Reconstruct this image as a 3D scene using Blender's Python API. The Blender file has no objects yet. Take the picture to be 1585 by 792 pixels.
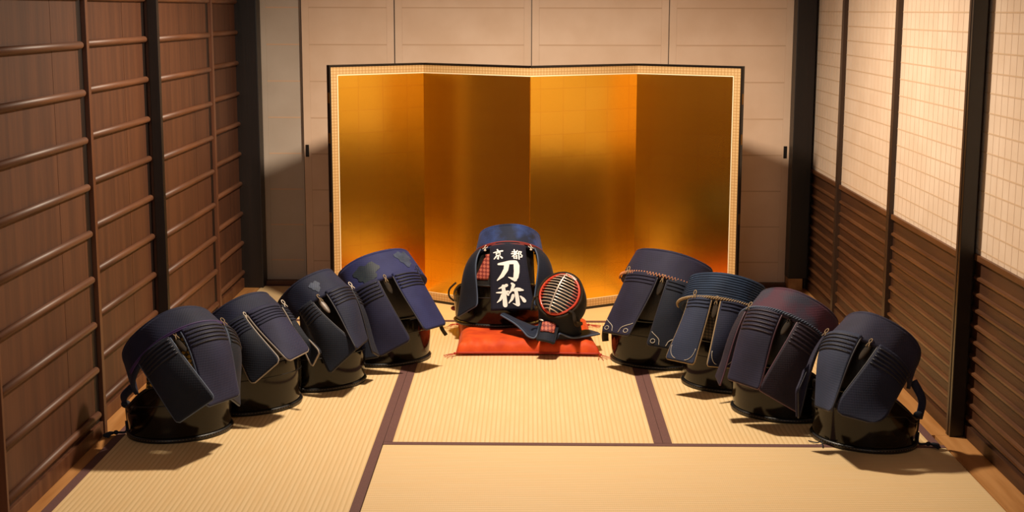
import bpy, bmesh, math, random
import numpy as np
from mathutils import Vector, Matrix
random.seed(7)
rng = np.random.RandomState(7)
SC = bpy.context.scene
COL = SC.collection

# ---------------------------------------------------------------- camera
Q = [2200.52109, 0.17108, -0.01261, -0.00237, 0.49697, -4.67633, 1.45514]
def cam_axes(pitch, yaw, roll):
    fw = Vector((math.sin(yaw)*math.cos(pitch), math.cos(yaw)*math.cos(pitch), -math.sin(pitch)))
    r = fw.cross(Vector((0, 0, 1))).normalized(); d = fw.cross(r)
    r2 = math.cos(roll)*r + math.sin(roll)*d; d2 = -math.sin(roll)*r + math.cos(roll)*d
    return r2, d2, fw
_r, _d, _f = cam_axes(*Q[1:4])
cd = bpy.data.cameras.new('camera'); cam = bpy.data.objects.new('camera', cd); COL.objects.link(cam)
cam.matrix_world = Matrix(((_r.x, -_d.x, -_f.x, Q[4]), (_r.y, -_d.y, -_f.y, Q[5]), (_r.z, -_d.z, -_f.z, Q[6]), (0, 0, 0, 1)))
cd.sensor_fit = 'HORIZONTAL'; cd.sensor_width = 36; cd.lens = Q[0]/1585*36; cd.clip_start = .05
SC.camera = cam
# ---------------------------------------------------------------- world, lamps, exposure
w = bpy.data.worlds.new('world'); SC.world = w; w.use_nodes = True
w.node_tree.nodes['Background'].inputs[0].default_value = (1.0, .86, .74, 1)
w.node_tree.nodes['Background'].inputs[1].default_value = .17
def lamp(name, kind, loc, energy, col, **kw):
    ld = bpy.data.lights.new(name, kind); ld.energy = energy; ld.color = col
    for k, v in kw.items(): setattr(ld, k, v)
    o = bpy.data.objects.new(name, ld); COL.objects.link(o); o.location = loc
    return o
# ceiling spot over the middle of the room, shining straight down
main = lamp('ceiling_lamp', 'SPOT', (.45, .74, 2.24), 285, (1.0, .83, .64), shadow_soft_size=.09, spot_size=math.radians(163), spot_blend=.6)
# soft unseen fill light from the open side of the room, beside the camera
fill = lamp('soft_light', 'AREA', (-.5, -4.2, 2.1), 22, (1.0, .90, .82), shape='RECTANGLE', size=1.6, size_y=1.0)
fill.rotation_euler = (Vector((.5, 1.2, .2)) - fill.location).to_track_quat('-Z', 'Y').to_euler()
SC.view_settings.view_transform = 'Standard'; SC.view_settings.look = 'None'
SC.view_settings.gamma = 1; SC.view_settings.use_curve_mapping = False
SC.view_settings.exposure = 0.0

# ---------------------------------------------------------------- object helpers
def meta(o, label=None, cat=None, group=None, kind=None):
    if label: o['label'] = label
    if cat: o['category'] = cat
    if group: o['group'] = group
    if kind: o['kind'] = kind
    return o
def empty(name, loc=(0, 0, 0), **kw):
    o = bpy.data.objects.new(name, None); COL.objects.link(o); o.location = loc; o.empty_display_size = .05
    return meta(o, **kw)
def obj(name, vf, mat, parent=None, smooth=False, **kw):
    """one mesh object from (verts, faces) in world coordinates; its origin is put at the base of the shape"""
    V, Fc = vf
    V = np.asarray(V, float)
    org = np.array([(V[:, 0].min()+V[:, 0].max())/2, (V[:, 1].min()+V[:, 1].max())/2, V[:, 2].min()])
    me = bpy.data.meshes.new(name); me.from_pydata((V-org).tolist(), [], Fc); me.update()
    me.materials.append(mat)
    if smooth: me.polygons.foreach_set('use_smooth', [True]*len(me.polygons))
    o = bpy.data.objects.new(name, me); COL.objects.link(o)
    if parent is not None:
        o.parent = parent
        po = Vector(parent.get('_w', (0, 0, 0))) if '_w' in parent else Vector(parent.location)
        o.location = Vector(org) - po
    else: o.location = Vector(org)
    o['_w'] = [float(c) for c in org]
    return meta(o, **kw)
def root(name, loc=(0, 0, 0), parent=None, **kw):
    o = bpy.data.objects.new(name, None); COL.objects.link(o); o.empty_display_size = .05
    if parent is not None:
        o.parent = parent; o.location = Vector(loc) - Vector(parent['_w'])
    else: o.location = loc
    o['_w'] = [float(c) for c in loc]
    return meta(o, **kw)

# ---------------------------------------------------------------- shape helpers: all return (verts, faces)
def box(x0, x1, y0, y1, z0, z1, bev=0.0):
    if bev <= 0:
        V = [(x, y, z) for z in (z0, z1) for y in (y0, y1) for x in (x0, x1)]
        F = [(0, 2, 3, 1), (4, 5, 7, 6), (0, 1, 5, 4), (2, 6, 7, 3), (0, 4, 6, 2), (1, 3, 7, 5)]
        return V, F
    bm = bmesh.new(); bmesh.ops.create_cube(bm, size=1)
    for v in bm.verts: v.co = Vector(((x0+x1)/2+v.co.x*(x1-x0), (y0+y1)/2+v.co.y*(y1-y0), (z0+z1)/2+v.co.z*(z1-z0)))
    bmesh.ops.bevel(bm, geom=bm.edges[:], offset=bev, segments=2, affect='EDGES', profile=.7)
    r = [v.co[:] for v in bm.verts], [[v.index for v in f.verts] for f in bm.faces]
    bm.free(); return r
def join(*vfs):
    V, F = [], []
    for v, f in vfs:
        n = len(V); V += [tuple(p) for p in v]; F += [[i+n for i in q] for q in f]
    return V, F
def tube(pts, r, n=8, closed=False, flat=1.0, up=None):
    """tube along pts; r is a number or a list"""
    P = [Vector(p) for p in pts]; m = len(P)
    R = [r]*m if not hasattr(r, '__len__') else list(r)
    V, F = [], []
    prev = None
    for i in range(m):
        a = P[(i-1) % m] if (closed or i > 0) else P[i]; b = P[(i+1) % m] if (closed or i < m-1) else P[i]
        t = (b-a)
        t = t.normalized() if t.length > 1e-9 else Vector((0, 0, 1))
        if prev is None:
            u = Vector(up) if up is not None else (Vector((0, 0, 1)) if abs(t.z) < .9 else Vector((1, 0, 0)))
        else: u = prev
        u = (u - t*u.dot(t))
        u = u.normalized() if u.length > 1e-6 else t.orthogonal().normalized()
        prev = u; v = t.cross(u)
        for k in range(n):
            an = 2*math.pi*k/n
            V.append(tuple(P[i] + u*(math.cos(an)*R[i]*flat) + v*(math.sin(an)*R[i])))
    for i in range(m if closed else m-1):
        j = (i+1) % m
        for k in range(n): F.append((i*n+k, i*n+(k+1) % n, j*n+(k+1) % n, j*n+k))
    if not closed:
        F.append(tuple(range(n))[::-1]); F.append(tuple((m-1)*n+k for k in range(n)))
    return V, F
def grid(fn, nu, nv, thick=0.0, closed_u=False):
    """solid sheet: fn(u, v) -> point, u, v in 0..1; thickness goes against the normal"""
    P = np.array([[fn(i/(nu-1), j/(nv-1)) for i in range(nu)] for j in range(nv)], float)
    if thick == 0:
        V = P.reshape(-1, 3); F = [(j*nu+i, j*nu+i+1, (j+1)*nu+i+1, (j+1)*nu+i) for j in range(nv-1) for i in range(nu-1)]
        return V.tolist(), F
    du = np.gradient(P, axis=1); dv = np.gradient(P, axis=0)
    N = np.cross(du, dv); N /= (np.linalg.norm(N, axis=2, keepdims=True)+1e-12)
    B = P - N*thick
    n = nu*nv
    V = np.concatenate([P.reshape(-1, 3), B.reshape(-1, 3)])
    F = [(j*nu+i, j*nu+i+1, (j+1)*nu+i+1, (j+1)*nu+i) for j in range(nv-1) for i in range(nu-1)]
    F += [tuple(n+k for k in q[::-1]) for q in F[:]]
    for i in range(nu-1):
        F.append((i+1, i, n+i, n+i+1)); a = (nv-1)*nu+i; F.append((a, a+1, n+a+1, n+a))
    for j in range(nv-1):
        a = j*nu; F.append((a, a+nu, n+a+nu, n+a)); a = j*nu+nu-1; F.append((a+nu, a, n+a, n+a+nu))
    if thick < 0: F = [q[::-1] for q in F]
    return V.tolist(), F
def ellipsoid(c, ax, n=16, m=10):
    c = Vector(c); V = []; F = []
    A = [Vector(a) for a in ax]
    for j in range(m+1):
        ph = math.pi*j/m
        for i in range(n):
            t = 2*math.pi*i/n
            V.append(tuple(c + A[0]*(math.sin(ph)*math.cos(t)) + A[1]*(math.sin(ph)*math.sin(t)) + A[2]*math.cos(ph)))
    for j in range(m):
        for i in range(n): F.append((j*n+i, j*n+(i+1) % n, (j+1)*n+(i+1) % n, (j+1)*n+i))
    return V, F
def catmull(pts, n=6):
    P = [Vector(p) for p in pts]; P = [P[0]*2-P[1]] + P + [P[-1]*2-P[-2]]; out = []
    for i in range(1, len(P)-2):
        for k in range(n):
            t = k/n; a, b, c, d = P[i-1:i+3]
            out.append(.5*((2*b)+(c-a)*t+(2*a-5*b+4*c-d)*t*t+(3*b-a-3*c+d)*t**3))
    out.append(P[-2]); return out

# ---------------------------------------------------------------- materials
def mat(name, col, rough=.6, metal=0., col2=None, scale=8., stretch=(1, 1, 1), mix=(.35, .65), bump=0., bscale=None, coat=0., spec=.5, detail=6., sheen=0.):
    m = bpy.data.materials.new(name); m.use_nodes = True
    nt = m.node_tree; N = nt.nodes; L = nt.links; b = N['Principled BSDF']
    b.inputs['Roughness'].default_value = rough; b.inputs['Metallic'].default_value = metal
    b.inputs['Base Color'].default_value = (*col, 1); b.inputs['Specular IOR Level'].default_value = spec
    b.inputs['Coat Weight'].default_value = coat; b.inputs['Coat Roughness'].default_value = .08
    b.inputs['Sheen Weight'].default_value = sheen
    tc = N.new('ShaderNodeTexCoord'); mp = N.new('ShaderNodeMapping'); mp.inputs['Scale'].default_value = stretch
    gm = N.new('ShaderNodeNewGeometry')
    L.new(gm.outputs['Position'], mp.inputs['Vector'])
    if col2 is not None:
        nz = N.new('ShaderNodeTexNoise'); nz.inputs['Scale'].default_value = scale; nz.inputs['Detail'].default_value = detail
        L.new(mp.outputs[0], nz.inputs['Vector'])
        rp = N.new('ShaderNodeValToRGB'); rp.color_ramp.elements[0].position = mix[0]; rp.color_ramp.elements[1].position = mix[1]
        rp.color_ramp.elements[0].color = (*col, 1); rp.color_ramp.elements[1].color = (*col2, 1)
        L.new(nz.outputs['Fac'], rp.inputs[0]); L.new(rp.outputs[0], b.inputs['Base Color'])
        m['_col'] = 1
    if bump > 0:
        n2 = N.new('ShaderNodeTexNoise'); n2.inputs['Scale'].default_value = bscale or scale*4; n2.inputs['Detail'].default_value = 4
        L.new(mp.outputs[0], n2.inputs['Vector'])
        bp = N.new('ShaderNodeBump'); bp.inputs['Strength'].default_value = bump; bp.inputs['Distance'].default_value = .002
        L.new(n2.outputs['Fac'], bp.inputs['Height']); L.new(bp.outputs[0], b.inputs['Normal'])
    return m
def S(r, g, b):   # sRGB 0-255 to linear
    f = lambda c: (c/255/12.92) if c/255 <= .04045 else ((c/255+.055)/1.055)**2.4
    return (f(r), f(g), f(b))
def wave_node(nt, vec, axis, scale, prof='SIN', dist=0.):
    wv = nt.nodes.new('ShaderNodeTexWave'); wv.wave_type = 'BANDS'; wv.bands_direction = axis; wv.wave_profile = prof
    wv.inputs['Scale'].default_value = scale; wv.inputs['Distortion'].default_value = dist
    nt.links.new(vec, wv.inputs['Vector']); return wv
def tatami_mat_material(name, axis, c1, c2):
    """woven rush: ribs across `axis`, 16 mm apart, finer strands the other way"""
    m = mat(name, c1, .55, spec=.35); nt = m.node_tree; N = nt.nodes; L = nt.links; b = N['Principled BSDF']
    g = [n for n in N if n.type == 'NEW_GEOMETRY'][0]
    pitch = .0165; sc = 2*math.pi/pitch/20.0
    wv = wave_node(nt, g.outputs['Position'], axis, sc)
    other = 'Y' if axis == 'X' else 'X'
    w2 = wave_node(nt, g.outputs['Position'], other, sc*2.6, dist=.6)
    nz = N.new('ShaderNodeTexNoise'); nz.inputs['Scale'].default_value = 5; nz.inputs['Detail'].default_value = 7
    mp = N.new('ShaderNodeMapping'); mp.inputs['Scale'].default_value = (1, 6, 1) if axis == 'Y' else (6, 1, 1)
    L.new(g.outputs['Position'], mp.inputs[0]); L.new(mp.outputs[0], nz.inputs['Vector'])
    rp = N.new('ShaderNodeValToRGB'); rp.color_ramp.elements[0].position = 0.0; rp.color_ramp.elements[1].position = .45
    rp.color_ramp.elements[0].color = (*[x*y for x, y in zip(c1, (.80, .76, .66))], 1); rp.color_ramp.elements[1].color = (*c1, 1)
    L.new(wv.outputs['Fac'], rp.inputs[0])
    mx = N.new('ShaderNodeMix'); mx.data_type = 'RGBA'
    mr = N.new('ShaderNodeMapRange'); mr.inputs['From Min'].default_value = .35; mr.inputs['From Max'].default_value = .7; mr.inputs['To Max'].default_value = .6
    L.new(nz.outputs['Fac'], mr.inputs[0]); L.new(mr.outputs[0], mx.inputs['Factor'])
    L.new(rp.outputs[0], mx.inputs['A']); mx.inputs['B'].default_value = (*c2, 1)
    L.new(mx.outputs['Result'], b.inputs['Base Color'])
    ad = N.new('ShaderNodeMath'); ad.operation = 'MULTIPLY_ADD'; ad.inputs[1].default_value = .3
    L.new(w2.outputs['Fac'], ad.inputs[0]); L.new(wv.outputs['Fac'], ad.inputs[2])
    bp = N.new('ShaderNodeBump'); bp.inputs['Strength'].default_value = .5; bp.inputs['Distance'].default_value = .001
    L.new(ad.outputs[0], bp.inputs['Height']); L.new(bp.outputs[0], b.inputs['Normal'])
    return m
CLOTH = (.35, .44, .53)
def cloth(name, c1, c2, rough=.75, weave=420, sheen=.04, scale=9, patch=None, mixr=(.38, .64)):
    """padded indigo cotton: faded blotches and a fine weave"""
    c1 = tuple(x*k for x, k in zip(c1, CLOTH)); c2 = tuple(x*k for x, k in zip(c2, CLOTH))
    m = mat(name, c1, rough, col2=c2, scale=scale, mix=mixr, spec=.35, sheen=sheen); nt = m.node_tree; N = nt.nodes; L = nt.links; b = N['Principled BSDF']
    g = [n for n in N if n.type == 'NEW_GEOMETRY'][0]
    wv = wave_node(nt, g.outputs['Position'], 'Z', weave/20*2, dist=.5)
    w2 = wave_node(nt, g.outputs['Position'], 'X', weave/20*2, dist=.5)
    ad = N.new('ShaderNodeMath'); ad.operation = 'ADD'; L.new(wv.outputs['Fac'], ad.inputs[0]); L.new(w2.outputs['Fac'], ad.inputs[1])
    bp = N.new('ShaderNodeBump'); bp.inputs['Strength'].default_value = .22; bp.inputs['Distance'].default_value = .0008
    L.new(ad.outputs[0], bp.inputs['Height']); L.new(bp.outputs[0], b.inputs['Normal'])
    b.inputs['Sheen Tint'].default_value = (.6, .65, 1, 1)
    return m
def wood(name, c1, c2, rough=.45, axis='Z', scale=9, coat=.0, bump=.15):
    st = {'X': (.08, 1, 1), 'Y': (1, .08, 1), 'Z': (1, 1, .06)}[axis]
    return mat(name, c1, rough, col2=c2, scale=scale*3, stretch=st, bump=bump, coat=coat, detail=8)

M = {}
M['maira_board'] = wood('brown_cedar_board', S(70, 38, 20), S(87, 50, 28), .6)
M['maira_rail'] = wood('brown_cedar_rail', S(86, 52, 32), S(110, 70, 46), .5, 'Y')
M['maira_stile'] = wood('brown_cedar_stile', S(84, 48, 30), S(106, 66, 42), .45)
M['dark_wood'] = wood('blackened_wood', S(16, 9, 6), S(26, 15, 10), .45)
M['louvre_board'] = wood('dark_brown_board', S(56, 30, 13), S(76, 43, 19), .5, 'Y')
M['louvre_batten'] = wood('brown_batten', S(78, 46, 24), S(104, 66, 38), .4, 'Y')
M['black_lacquer_frame'] = mat('black_lacquer_frame', S(20, 14, 10), .3, spec=.5)
M['frame_brown'] = wood('dark_brown_frame', S(44, 28, 18), S(58, 38, 24), .4)
M['paper'] = mat('sliding_door_paper', S(240, 210, 184), .85, col2=S(232, 200, 172), scale=5, bump=.12, bscale=60, spec=.1)
M['paper_overlap'] = mat('paper_overlap', S(218, 184, 154), .85, spec=.1)
M['paper_grey'] = mat('grey_door_paper', S(205, 190, 175), .85, col2=S(196, 180, 164), scale=4, bump=.12, bscale=60, spec=.1)  # greyer paper tone for the leftmost door
M['shoji'] = mat('white_window_paper', S(216, 196, 176), .8, col2=S(209, 187, 165), scale=6, bump=.1, bscale=80, spec=.1)
M['muntin'] = mat('papered_lattice_bar', S(207, 185, 162), .85, spec=.1)
M['muntin_h'] = mat('papered_lattice_crossbar', S(196, 170, 142), .85, spec=.1)
M['floor_board'] = wood('tan_floor_board', S(178, 122, 66), S(206, 150, 92), .4, 'Y')
M['sill'] = wood('brown_sill', S(92, 52, 24), S(118, 70, 36), .45, 'X')
M['plaster'] = mat('sand_plaster', S(150, 128, 100), .95, col2=S(138, 116, 90), scale=40, bump=.3, bscale=300)
M['ceiling'] = wood('cedar_ceiling_board', S(120, 82, 50), S(140, 98, 60), .6, 'X')
M['tatami_y'] = tatami_mat_material('rush_weave_ribs_along_depth', 'X', S(238, 208, 158), S(230, 194, 138))
M['tatami_x'] = tatami_mat_material('rush_weave_ribs_across', 'Y', S(238, 208, 160), S(231, 197, 143))
M['heri'] = mat('plum_brown_border_cloth', S(100, 66, 62), .85, col2=S(112, 76, 70), scale=300, stretch=(1, 1, 1), bump=.3, bscale=900)
M['do_black'] = mat('black_lacquer', S(9, 6, 4), .11, coat=0.0, spec=.36, bump=.03, bscale=8)
M['do_rim'] = mat('black_leather_rim', S(14, 12, 12), .4, bump=.3, bscale=200)
M['stitch'] = mat('tan_stitching', S(150, 120, 80), .7)
M['gold'] = None

def gold_mat():
    m = mat('gold_leaf', (1.0, .61, .07), .22, 1.0); nt = m.node_tree; N = nt.nodes; L = nt.links; b = N['Principled BSDF']
    g = [n for n in N if n.type == 'NEW_GEOMETRY'][0]
    tc = N.new('ShaderNodeTexCoord')
    # squares of leaf, 11 cm, faintly different in tone
    br = N.new('ShaderNodeTexBrick'); br.offset = 0; br.inputs['Scale'].default_value = 1
    br.inputs['Brick Width'].default_value = .109; br.inputs['Row Height'].default_value = .109; br.inputs['Mortar Size'].default_value = .0008
    br.inputs['Color1'].default_value = (1.0, .61, .07, 1); br.inputs['Color2'].default_value = (.97, .575, .058, 1); br.inputs['Mortar'].default_value = (.85, .42, .06, 1)
    sp = N.new('ShaderNodeSeparateXYZ'); cb = N.new('ShaderNodeCombineXYZ'); L.new(g.outputs['Position'], sp.inputs[0])
    L.new(sp.outputs['X'], cb.inputs['X']); L.new(sp.outputs['Z'], cb.inputs['Y']); L.new(cb.outputs[0], br.inputs['Vector'])
    L.new(br.outputs['Color'], b.inputs['Base Color'])
    nz = N.new('ShaderNodeTexNoise'); nz.inputs['Scale'].default_value = 7; nz.inputs['Detail'].default_value = 3; L.new(g.outputs['Position'], nz.inputs['Vector'])
    bp = N.new('ShaderNodeBump'); bp.inputs['Strength'].default_value = .12; bp.inputs['Distance'].default_value = .004
    L.new(nz.outputs['Fac'], bp.inputs['Height']); L.new(bp.outputs[0], b.inputs['Normal'])
    return m
M['gold'] = gold_mat()
def brocade(name, c1, c2, cell=.009, metal=.3, rough=.5):
    m = mat(name, c1, rough, metal); nt = m.node_tree; N = nt.nodes; L = nt.links; b = N['Principled BSDF']
    g = [n for n in N if n.type == 'NEW_GEOMETRY'][0]
    sp = N.new('ShaderNodeSeparateXYZ'); L.new(g.outputs['Position'], sp.inputs[0])
    def math_(op, a, b_=None, v=None):
        n = N.new('ShaderNodeMath'); n.operation = op
        L.new(a, n.inputs[0])
        if b_ is not None: L.new(b_, n.inputs[1])
        if v is not None: n.inputs[1].default_value = v
        return n.outputs[0]
    k = 2*math.pi/cell
    a = math_('SINE', math_('MULTIPLY', math_('ADD', sp.outputs['X'], sp.outputs['Z']), v=k*.5))
    c = math_('SINE', math_('MULTIPLY', math_('SUBTRACT', sp.outputs['X'], sp.outputs['Z']), v=k*.5))
    f = math_('GREATER_THAN', math_('MULTIPLY', a, c), v=.05)
    mx = N.new('ShaderNodeMix'); mx.data_type = 'RGBA'; L.new(f, mx.inputs['Factor'])
    mx.inputs['A'].default_value = (*c1, 1); mx.inputs['B'].default_value = (*c2, 1); L.new(mx.outputs['Result'], b.inputs['Base Color'])
    return m
M['brocade'] = brocade('gold_and_white_brocade', S(186, 148, 96), S(208, 176, 126), .014, .1)
M['brocade_red'] = brocade('red_brocade', S(120, 40, 34), S(182, 96, 74), .016, 0, .6)
M['chest_dots'] = brocade('black_chest_with_gold_thread', S(24, 20, 16), S(150, 118, 44), .016, .2, .5)
M['chest_weave'] = brocade('dark_woven_chest', S(20, 18, 17), S(84, 70, 50), .012, 0, .6)
M['chest_dark'] = mat('dark_chest_leather', S(22, 20, 20), .45, col2=S(34, 28, 24), scale=30, bump=.3)
M['white_line'] = mat('cream_beading', S(250, 235, 200), .5)
M['brass'] = mat('dark_brass_fitting', S(150, 110, 50), .35, 1.0)
M['iron'] = mat('black_iron_pull', S(20, 18, 16), .4, .6)
M['cushion'] = mat('vermilion_silk', S(226, 84, 22), .65, col2=S(196, 60, 14), scale=14, bump=.35, bscale=30, spec=.3, sheen=.05)
M['cushion_cord'] = mat('vermilion_cord', S(176, 52, 30), .7)
M['cord_tan'] = mat('tan_cord', S(150, 128, 96), .7)
M['cord_white'] = mat('white_cord', S(214, 202, 186), .7)
M['cord_navy'] = mat('navy_cord', S(22, 26, 40), .8)
M['cord_orange'] = mat('orange_braid', S(214, 140, 92), .7)
M['silver'] = mat('silvery_grille_bars', S(226, 212, 200), .3, .6)
M['red_lacquer'] = mat('red_lacquer_rim', S(196, 62, 40), .3, coat=.4)
M['lettering'] = mat('white_lettering', S(252, 248, 246), .8)
M['leather_brown'] = mat('brown_leather', S(50, 40, 28), .8, col2=S(30, 24, 18), scale=40, spec=.2)
M['leather_silver'] = mat('worn_silvery_leather', S(120, 106, 94), .45, col2=S(60, 50, 44), scale=40)
M['helmet_cloth'] = cloth('dark_green_blue_cloth', S(18, 26, 28), S(26, 34, 36))
M['helmet_wing'] = cloth('slate_blue_cloth', S(50, 62, 88), S(38, 48, 70))
M['piping_light'] = mat('pale_leather_piping', S(150, 140, 130), .5)
M['piping_blue'] = mat('slate_blue_piping', S(70, 84, 108), .6)
M['piping_dark'] = mat('dark_leather_piping', S(38, 36, 44), .5)
M['piping_plum'] = mat('plum_leather_piping', S(84, 56, 70), .5)
M['white_thread'] = mat('white_scroll_stitching', S(190, 182, 170), .7)
M['trim_purple'] = mat('purple_trim', S(58, 34, 92), .6)
M['trim_red'] = mat('red_trim', S(140, 50, 44), .6)

# ================================================================ the room
# floor: sub floor slab, mats and boards as its pieces
floor = obj('floor', box(-1.08, 2.1, -5.6, 2.95, -.09, -.056), M['floor_board'], kind='structure')
HB = .031
def tatami(x0, x1, y0, y1, along):
    """one mat; its two long sides carry a cloth border"""
    mt = M['tatami_y'] if along == 'Y' else M['tatami_x']
    g = .0012
    t = obj('tatami_mat', box(x0+g, x1-g, y0+g, y1-g, -.055, 0, .004), mt, floor)
    if along == 'Y':
        for a in (x0+.0006, x1-HB): obj('border_cloth', box(a, a+HB-.0006, y0+g, y1-g, -.05, .0016, .0012), M['heri'], t)
    else:
        for a in (y0+.0006, y1-HB): obj('border_cloth', box(x0+g, x1-g, a, a+HB-.0006, -.05, .0016, .0012), M['heri'], t)
    return t
tatami(-.936, 0, -.955, 1.91, 'Y')
tatami(-.936, 0, -2.52, -.955, 'Y')
tatami(0, .955, 0, 1.91, 'Y')
tatami(.955, 1.899, 0, 1.91, 'Y')
tatami(0, 1.91, -.955, 0, 'X')
tatami(0, 1.91, -1.91, -.955, 'X')
tatami(-.936, .975, 1.912, 2.80, 'X')
tatami(.978, 1.899, 1.912, 2.80, 'X')
for yy in (-2.87, -3.83, -4.79): tatami(0, 1.91, yy, yy+.953, 'X')
tatami(-.936, 0, -4.79, -2.52, 'Y')
obj('floor_board', box(-1.07, -.938, -5.5, 2.82, -.055, .0, .002), M['floor_board'], floor)
obj('floor_board', box(1.901, 1.985, .12, 2.82, -.055, .0, .002), M['floor_board'], floor)
obj('floor_board', box(1.912, 2.07, -5.5, .119, -.055, .0, .002), M['floor_board'], floor)

# walls behind the doors, ceiling and the open side behind the camera
wl = obj('wall_left', box(-1.16, -1.075, -5.6, 2.95, -.09, 2.5), M['plaster'], kind='structure')
wr = obj('wall_right', box(2.075, 2.16, -5.6, 2.95, -.09, 2.5), M['plaster'], kind='structure')
wb = obj('wall_back', box(-1.16, 2.16, 2.96, 3.05, -.09, 2.5), M['plaster'], kind='structure')
ce = obj('ceiling', box(-1.16, 2.16, -5.6, 3.05, 2.5, 2.56), M['ceiling'], kind='structure')
for k in range(10):
    obj('ceiling_batten', box(-1.07, 2.07, -5.2+k*.86, -5.16+k*.86, 2.47, 2.5), M['dark_wood'], ce)

DOOR_TOP = 1.78
def lintel(name, x0, x1, y0, y1):
    obj(name, box(x0, x1, y0, y1, DOOR_TOP, DOOR_TOP+.10, .003), M['dark_wood'], kind='structure')
lintel('trim_1', -1.07, -.94, -5.5, 2.8); lintel('trim_2', 1.93, 2.07, -5.5, 2.8); lintel('trim_3', -1.0, 2.0, 2.79, 2.95)
def upper(name, b): obj(name, b, M['plaster'], kind='structure')
upper('wall_left_upper', box(-1.075, -.98, -5.5, 2.9, DOOR_TOP+.10, 2.5)); upper('wall_right_upper', box(1.97, 2.075, -5.5, 2.9, DOOR_TOP+.10, 2.5)); upper('wall_back_upper', box(-.98, 1.97, 2.85, 2.95, DOOR_TOP+.10, 2.5))

# left wall: sliding doors of cedar board with rounded rails
RAILS = [.083+.157*k for k in range(11)]
def left_door(n, y0, y1, x, edge_dark=False):
    d = root('door_%d' % n, (x, (y0+y1)/2, 0), kind='structure')
    xf = x-.012                                   # board face
    nb = 3; wdt = (y1-y0-.10)/nb
    for k in range(nb):                           # upright boards
        a = y0+.05+k*wdt; obj('board', box(xf-.012, xf-.0006*(k % 2), a+.0006, a+wdt-.0006, .05, DOOR_TOP-.03), M['maira_board'], d)
    obj('stile', box(x-.032, x+.002, y0, y0+.014, .0, DOOR_TOP, .002), M['dark_wood'] if edge_dark else M['maira_stile'], d)
    obj('stile', box(x-.032, xf+.0006, y0+.014, y0+.05, .0, DOOR_TOP, .001), M['maira_board'], d)
    obj('stile', box(x-.032, xf+.0004, y1-.10, y1-.075, .0, DOOR_TOP, .001), M['maira_board'], d)
    obj('stile', box(x-.032, xf+.0008, y1-.075, y1-.028, .0, DOOR_TOP, .001), M['dark_wood'], d)  # dark strip laid in for the groove beside the end stile
    obj('stile', box(x-.032, x+.004, y1-.028, y1, .0, DOOR_TOP, .002), M['maira_stile'], d)
    obj('bottom_rail', box(x-.03, x-.001, y0+.014, y1-.028, .0, .052, .003), M['maira_stile'], d)
    obj('top_rail', box(x-.03, x-.001, y0+.014, y1-.028, DOOR_TOP-.05, DOOR_TOP, .003), M['maira_stile'], d)
    for z in RAILS[:-1] if n else RAILS:
        ya, yb = y0+.016, y1-.048
        if z < .1 and False: continue
        obj('rail', tube([(xf+.004, ya, z), (xf+.004, yb-.012, z), (xf+.003, yb-.004, z), (xf+.001, yb, z)], [.0125, .0125, .0095, .003], 10), M['maira_rail'], d, smooth=True)
    return d
left_door(1, -.86, .085, -.975)
left_door(2, .05, 1.02, -1.016)
left_door(3, .99, 1.955, -.975, True)
left_door(4, 1.90, 2.80, -1.016)
left_door(5, -1.83, -.83, -1.016); left_door(6, -2.80, -1.80, -.975)
# near edge of door 3: the dark end of the leaf
obj('trim_4', box(-1.012, -.973, .972, .990, .0, DOOR_TOP, .002), M['dark_wood'], kind='structure')
# corner posts
obj('trim_5', box(-1.06, -.915, 2.72, 2.83, .0, DOOR_TOP, .004), M['dark_wood'], kind='structure')
obj('trim_6', box(1.862, 1.962, 2.72, 2.83, .062, DOOR_TOP, .004), M['dark_wood'], kind='structure')
obj('trim_7', box(1.866, 1.94, 2.725, 2.83, .0, .062, .003), M['floor_board'], kind='structure')

# right wall: papered lattice over boards with battens
def right_door(n, y0, y1, x, detail=True):
    d = root('door_%d' % n, (x, (y0+y1)/2, 0), kind='structure')
    zt = .633
    obj('board', box(x+.012, x+.026, y0+.02, y1-.02, .03, zt-.004), M['louvre_board'], d)
    obj('paper', box(x+.010, x+.012, y0+.02, y1-.02, zt+.01, DOOR_TOP-.04), M['shoji'], d)
    for a, b_ in ((y0, y0+.021), (y1-.021, y1)):
        obj('stile', box(x-.010, x+.03, a, b_, 0, DOOR_TOP, .002), M['frame_brown'], d)
    obj('middle_rail', box(x-.001, x+.03, y0+.021, y1-.021, zt-.010, zt+.010, .002), M['louvre_batten'], d)
    obj('bottom_rail', box(x-.001, x+.03, y0+.021, y1-.021, 0, .045, .002), M['louvre_board'], d)
    obj('top_rail', box(x-.001, x+.03, y0+.021, y1-.021, DOOR_TOP-.05, DOOR_TOP, .002), M['frame_brown'], d)
    for k in range(10):
        z = .066+.0552*k
        # batten with a sloping top that catches the light
        ya, yb = y0+.026, y1-.026
        V = [(x+.012, ya, z-.006), (x+.002, ya, z-.005), (x+.002, ya, z+.003), (x+.012, ya, z+.007),
             (x+.012, yb, z-.006), (x+.002, yb, z-.005), (x+.002, yb, z+.003), (x+.012, yb, z+.007)]
        F = [(0, 1, 2, 3), (7, 6, 5, 4), (0, 4, 5, 1), (1, 5, 6, 2), (2, 6, 7, 3), (3, 7, 4, 0)]
        obj('batten', (V, F), M['louvre_batten'], d)
    if detail:
        k = 0; z = .66
        while z < DOOR_TOP-.06:
            obj('muntin', box(x+.0088, x+.010, y0+.021, y1-.021, z-.0024, z+.0024), M['muntin_h'], d); z += .066
        ny = int(round((y1-y0-.04)/.0615))
        for k in range(1, ny):
            yy = y0+.02+(y1-y0-.04)*k/ny
            obj('muntin', box(x+.0093, x+.010, yy-.0017, yy+.0017, zt+.01, DOOR_TOP-.05), M['muntin'], d)
    return d
X3 = 1.965
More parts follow.
